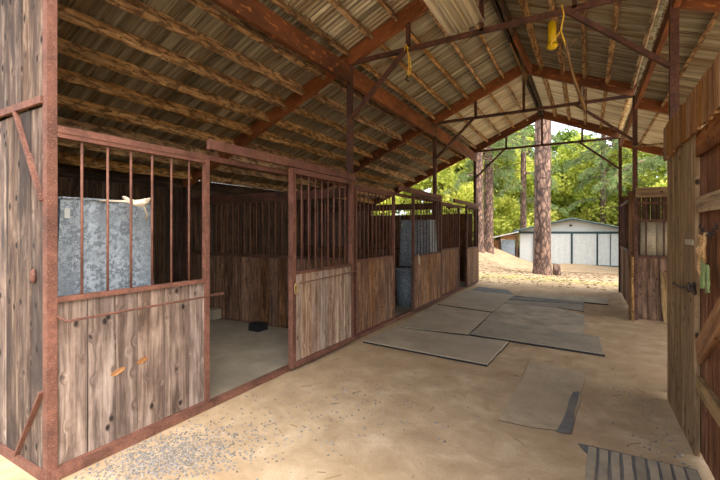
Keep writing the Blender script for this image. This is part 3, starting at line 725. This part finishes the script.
tag(mb.build('gravel',M['pebble']),'grey and blue gravel scattered over the sand before the stalls','gravel',kind='stuff')
mb=MB()
for k in range(2600):
    x=rr.uniform(-7,3.5); y=rr.uniform(12.3,24); z=gz(x,y)+.012; a=rr.random()*3.14; l=rr.uniform(.04,.13)
    mb.beam((x,y,z),(x+l*math.cos(a),y+l*math.sin(a),z+rr.uniform(0,.02)),.012,.008,n=1,r=rr)
for k in range(260):
    x=rr.uniform(-2.7,.5); y=rr.uniform(1.6,12); a=rr.random()*3.14; l=rr.uniform(.03,.12)
    mb.beam((x,y,.005),(x+l*math.cos(a),y+l*math.sin(a),.006),.0035,.003,n=1,r=rr)
tag(mb.build('pine_litter',M['litter']),'brown pine needles and twigs littering the ground','litter',kind='stuff')

# ------------------------------------------------------------------ white shed
SY=30.7; sx0,sx1,sxr=-4.25,2.45,-.9; zb=-.78
sh=empty('shed',(sxr,SY,zb),'white gable shed with blue-grey trim beyond the barn','shed')
EH,RH=1.66,2.42   # eave, ridge (world z)
mb=MB()
fr=[V(sx0,SY,zb),V(sx1,SY,zb),V(sx1,SY,EH-.06),V(sxr,SY,RH-.08),V(sx0,SY,EH-.06)]
bk=[p+V(0,8,0) for p in fr]
mb.ring([fr,bk],smooth=False); part(mb,'wall',M['shed_white'],sh)
for xe in (sx0-.35,sx1+.35):
    ze=EH-(RH-EH)/(sxr-sx0)*.35 if xe<0 else EH-.08
    mb=MB(); mb.beam((sxr,SY+3.85,RH+.02),(xe,SY+3.85,ze+.0),8.6,.06,V(0,1,0)); part(mb,'roof',M['shed_roof'],sh)
    mb=MB(); mb.beam((sxr,SY-.46,RH-.03),(xe,SY-.46,ze-.05),.10,.03,V(0,0,1)); part(mb,'fascia',M['shed_trim'],sh)
mb=MB(); mb.beam((sx0+.02,SY-.06,1.46),(sx1,SY-.06,1.46),.15,.07,V(0,0,1)); part(mb,'door_track',M['shed_trim'],sh)
for x0,x1 in ((-3.3,-.95),(-.89,.55),(.59,2.1)):
    mb=MB(); n=int((x1-x0)/.03); rg=[]
    rows=[]
    for i in range(n+1):
        x=x0+(x1-x0)*i/n; yv=SY-.075-(.012 if (i//6)%2 else 0)
        rows.append([V(x,yv,zb+.08),V(x,yv,1.38)])
    mb.ring(rows,closed=False,smooth=False); d=part(mb,'door',M['shed_white'],sh)
    mb=MB()
    for x in (x0,x1): mb.beam((x,SY-.10,zb+.06),(x,SY-.10,1.40),.06,.03,V(1,0,0))
    mb.beam((x0,SY-.10,zb+.06),(x1,SY-.10,zb+.06),.07,.03,V(0,0,1)); e=sub(mb,'edge_trim',M['shed_trim'],d)
for x in (1.3,):
    mb=MB(); mb.beam((x,SY-.11,zb+.08),(x,SY-.11,1.38),.045,.02,V(1,0,0)); part(mb,'batten',M['shed_trim'],sh)
mb=MB(); mb.tube([(sxr-.02,SY-.05,2.0),(sxr-.02,SY-.2,1.98),(sxr-.12,SY-.26,1.93)],.035,8,rr=[.03,.04,.09]); part(mb,'lamp',M['iron'],sh)
# lean-to on the stall side of the shed
ln=empty('shed_lean_to',(-5.2,SY-.2,zb),'low white-roofed lean-to with a pale door, joined to the shed','lean-to')
mb=MB(); mb.beam((-4.28,SY+1.3,1.50),(-6.3,SY+1.3,1.02),4.2,.07,V(0,1,0)); part(mb,'roof',M['shed_white'],ln)
mb=MB(); mb.box((-5.6,SY-.15,.95),(-4.3,SY-.05,1.28)); part(mb,'wall',M['brace_wood'],ln)
for x in (-5.62,-4.42): 
    mb=MB(); mb.beam((x,SY-.18,zb),(x,SY-.18,1.2),.12,.10,V(1,0,0)); part(mb,'post',M['dark_boards'],ln)
mb=MB(); mb.box((-5.48,SY-.17,zb+.02),(-4.56,SY-.11,.93)); part(mb,'door',M['galv'],ln)
mb=MB(); mb.box((-6.2,SY-.12,-.3),(-5.7,SY+.2,.9)); part(mb,'store_wall',M['warm_boards'],ln)

# ------------------------------------------------------------------ trees
def trunk_mb(h,r0,r1,lean=(0,0),flare=1.35,seed=1,n=18,rows=26):
    q=random.Random(seed); ph=[q.random()*6 for _ in range(4)]; mb=MB(); rg=[]
    for k in range(rows+1):
        s=k/rows; z=-.25+(h+.25)*s*s if True else h*s
        r=r1+(r0-r1)*(1-s*s) ; r*=1+(flare-1)*math.exp(-max(z,0)/.35)
        ring=[]
        for i in range(n):
            a=2*math.pi*i/n; e=1+.045*math.sin(3*a+ph[0]+z*.4)+.03*math.sin(7*a+ph[1]-z)+q.uniform(-.006,.006)
            if z<.5: e+=.10*math.sin(5*a+ph[2])*max(0,(.5-z))
            ring.append(V(lean[0]*z/h+r*e*math.cos(a),lean[1]*z/h+r*e*math.sin(a),z))
        rg.append(ring)
    mb.ring(rg,col=(.5,.5,.5,1)); return mb
def leaf(mb,c,s,q,col,long=1.5):
    a=V(q.gauss(0,1),q.gauss(0,1),q.gauss(0,.7)).normalized(); b=a.cross(V(q.gauss(0,1),q.gauss(0,1),q.gauss(0,1))).normalized()
    i=len(mb.v); mb.v+= [c-a*s*long*.5,c+b*s*.5,c+a*s*long*.5,c-b*s*.5]
    mb.quad((i,i+1,i+2,i+3),((0,0),(1,0),(1,1),(0,1)),col)
def broadleaf(seed,h,cr,nl,ls,mat,low=.06):
    """leafy crown of many overlapping boughs"""
    q=random.Random(seed); mb=MB(); cl=[]
    for k in range(46):
        z=h*(low+(1-low)*q.random()**.9); prof=math.sin(math.pi*min(1,(z/h)*.9+.12))**.6
        a=q.random()*6.28; r=cr*prof*q.random()**.5; cl.append((V(r*math.cos(a),r*math.sin(a),z),q.uniform(.7,1.35),q.random()))
    for k in range(nl):
        c,r,t_=q.choice(cl); d=V(q.gauss(0,1),q.gauss(0,1),q.gauss(0,.6)).normalized()*r*(q.random()**.35)
        leaf(mb,c+d,ls*q.uniform(.7,1.3),q,(min(1,max(0,t_*.6+q.random()*.4)),q.random(),0,1))
    return mb,cl
def make_tree(name,seed,h,cr,nl,ls,mat,tr,label,cat,group,loc):
    root=empty(name,loc,label,cat,group)
    mb,cl=broadleaf(seed,h,cr,nl,ls,mat); mb.build('crown',mat,root)
    tb=trunk_mb(h*.85,tr,tr*.3,seed=seed)
    q=random.Random(seed)
    for c,r,t_ in cl[:16]:
        b=V(0,0,c.z*.7); tb.tube([b,b.lerp(c,.5)+V(0,0,.2),c],.05,5,rr=[.07,.045,.015])
    tb.build('trunk',M['bark'],root); return root
gb='leafy trees beyond the barn'
tA=make_tree('leafy_tree',21,11,3.1,14000,.21,M['maple'],.16,'x','tree',gb,(0,0,0))
tB=make_tree('leafy_tree',22,9,2.9,13000,.20,M['maple'],.13,'x','tree',gb,(0,0,0))
tC=make_tree('leafy_tree',23,13,3.6,15000,.24,M['oak'],.2,'x','tree',gb,(0,0,0))
spots=[ # proto, x, y
 (tA,-13.5,27,'bright yellow-green tree showing above the last stalls, outermost'),
 (tB,-9.6,31,'bright yellow-green tree just behind the twin trunks'),
 (tA,-6.8,36.5,'bright yellow-green tree over the low lean-to of the shed'),
 (tB,-4.0,42,'yellow-green tree behind the shed roof, stall side'),
 (tA,-.6,42.5,'yellow-green tree straight behind the shed ridge'),
 (tB,2.3,41,'yellow-green tree behind the shed, toward the gate side'),
 (tA,5.6,37,'yellow-green tree seen over the gate-side stall'),
 (tB,5.8,27,'yellow-green tree right of the shed corner'),
 (tC,-17,34,'dark green tree far behind the stall roof'),
 (tC,-11.5,42,'dark green tree behind the bright ones, stall side'),
 (tC,-6.5,49,'dark green tree deep in the woods, left of the pine'),
 (tC,-2.0,51,'dark green tree deep in the woods behind the pine'),
 (tC,3.2,49,'dark green tree deep in the woods behind the shed'),
 (tC,8.0,44,'dark green tree at the gate-side edge of the woods'),
 (tC,.6,56,'dark green tree deepest in the woods, over the shed ridge'),
 (tC,-9,57,'dark green tree deepest in the woods, over the twin trunks'),
 (tC,9.0,33,'dark green tree behind the gate-side stall'),
]
used=set()
for pr,x,y,lb in spots:
    loc=(x,y,gz(x,y)-.1)
    if pr.name not in used: used.add(pr.name); o=pr; o.location=loc; o['label']=lb
    else: o=dup(pr,loc,lb)
    o.rotation_euler=(0,0,(x*1.7+y)%6.28)
# undergrowth bushes
bA=empty('bush',(0,0,0),'x','bush','bushes at the edge of the woods'); q=random.Random(9); mb=MB()
for k in range(2600):
    d=V(q.gauss(0,1),q.gauss(0,1),q.gauss(0,1)).normalized()*(q.random()**.35); leaf(mb,V(d.x*1.5,d.y*1.2,.9+d.z*.95),.17*q.uniform(.7,1.3),q,(q.random(),q.random(),0,1))
mb.build('foliage',M['oak'],bA)
bs=[(-10.5,25.5,'low bush left of the twin trunks'),(-7.6,31,'low bush by the lean-to wall'),(-9.8,36,'low bush behind the twin trunks'),(3.6,33.5,'low bush at the gate-side corner of the shed'),(-12.5,33,'low bush far behind the stalls'),(-14.5,24,'low bush outside the back of the stalls')]
for i,(x,y,lb) in enumerate(bs):
    if i==0: bA.location=(x,y,gz(x,y)); bA['label']=lb
    else: dup(bA,(x,y,gz(x,y)),lb)
# pines
def pine(loc,h,r0,r1,label,seed,branches,lean=(0,0),nn=1.0):
    root=empty('pine_tree',loc,label,'tree','pines with bare trunks'); wb=trunk_mb(h,r0,r1,lean,seed=seed,n=28,rows=40,flare=1.22)
    q=random.Random(seed); nb=MB()
    for (z0,az,L,droop) in branches:
        d=V(math.cos(az),math.sin(az),0); base=V(lean[0]*z0/h,lean[1]*z0/h,z0)
        pts=[base+d*(L*s)+V(0,0,.25*L*s*(1-s)-droop*s*s) for s in [k/6 for k in range(7)]]
        wb.tube(pts,.03,5,rr=[.045*(1-.8*k/6) for k in range(7)])
        for j in range(int(L*9*nn)):
            s=q.uniform(.25,1); i=min(5,int(s*6)); p=pts[i].lerp(pts[i+1],s*6-i)
            sd=V(-d.y,d.x,0)*q.choice((-1,1)); tl=q.uniform(.25,.8)*(1.1-s*.5); e=p+(sd*.8+d*.5).normalized()*tl+V(0,0,-q.uniform(.0,.35))
            wb.tube([p,p.lerp(e,.5)+V(0,0,.03),e],.008,3)
            for u in (.35,.6,.8,1.0):
                c=p.lerp(e,u); colr=(q.random(),q.random(),0,1)
                for _ in range(15):
                    v=((e-p).normalized()*.7+V(q.gauss(0,1),q.gauss(0,1),q.gauss(-.1,1))*.6).normalized(); l=q.uniform(.13,.22); w2=v.cross(V(q.gauss(0,1),q.gauss(0,1),q.gauss(0,1))).normalized()*.007
                    i0=len(nb.v); nb.v+=[c-w2,c+w2,c+v*l+w2*.4,c+v*l-w2*.4]; nb.quad((i0,i0+1,i0+2,i0+3),((0,0),(1,0),(1,1),(0,1)),colr)
    wb.build('trunk',M['bark'],root)
    if branches: nb.build('needles',M['needles'],root)
    return root
q=random.Random(4)
p0=G(543.5,274); pine((p0.x-.08,p0.y+.25,gz(p0.x,p0.y)-.02),17,.29,.23,'thick pine trunk standing just beyond the open end of the barn',31,[],lean=(.1,0))
def br(n,z0,z1,L0,L1,a0=0,a1=6.28): return [(q.uniform(z0,z1),q.uniform(a0,a1),q.uniform(L0,L1),q.uniform(.5,1.6)) for _ in range(n)]
pine((-5.96,25.6,gz(-5.96,25.6)-.05),16,.27,.17,'left one of the twin pine trunks on the mound',32,br(16,4.5,13,1.5,3.2))
pine((-5.66,27.0,gz(-5.66,27)-.05),17,.31,.2,'right and thicker one of the twin pine trunks on the mound',33,br(18,5,14,1.5,3.4))
pine((3.4,19.5,0),15,.25,.14,'pine with drooping branches behind the gate-side stall',34,br(34,3.4,11,2.2,4.2))
pine((-4.3,33.0,gz(-4.3,33)),15,.25,.14,'pine with drooping branches behind the shed lean-to',35,br(26,4,12,2,3.6))
pine((1.2,39.6,gz(1.2,39.6)),16,.28,.14,'pine with drooping branches behind the shed',36,br(28,4,13,2,3.8))
# trees that shade the clearing from the side
for i,(x,y,h) in enumerate(((9.5,15.5,15),(10.5,22.5,15),(8.8,29.0,14))):
    lb=['pine off to the side of the clearing, nearest the barn','pine off to the side of the clearing, between its two neighbours','pine off to the side of the clearing, nearest the shed'][i]
    pine((x,y,-.2),h,.28,.14,lb,40+i,br(24,4,13,1.8,3.4),nn=.8)
mb=MB(); mb.ring([[V(-1.02+r*math.cos(a),16.9+r*math.sin(a),z+gz(-1.02,16.9)) for a in [2*math.pi*k/12 for k in range(12)]] for z,r in ((-.1,.17),(.2,.14),(.42,.12),(.43,.02))]); tag(mb.build('tree_stump',M['bark']),'short stump behind the thick pine trunk','stump')
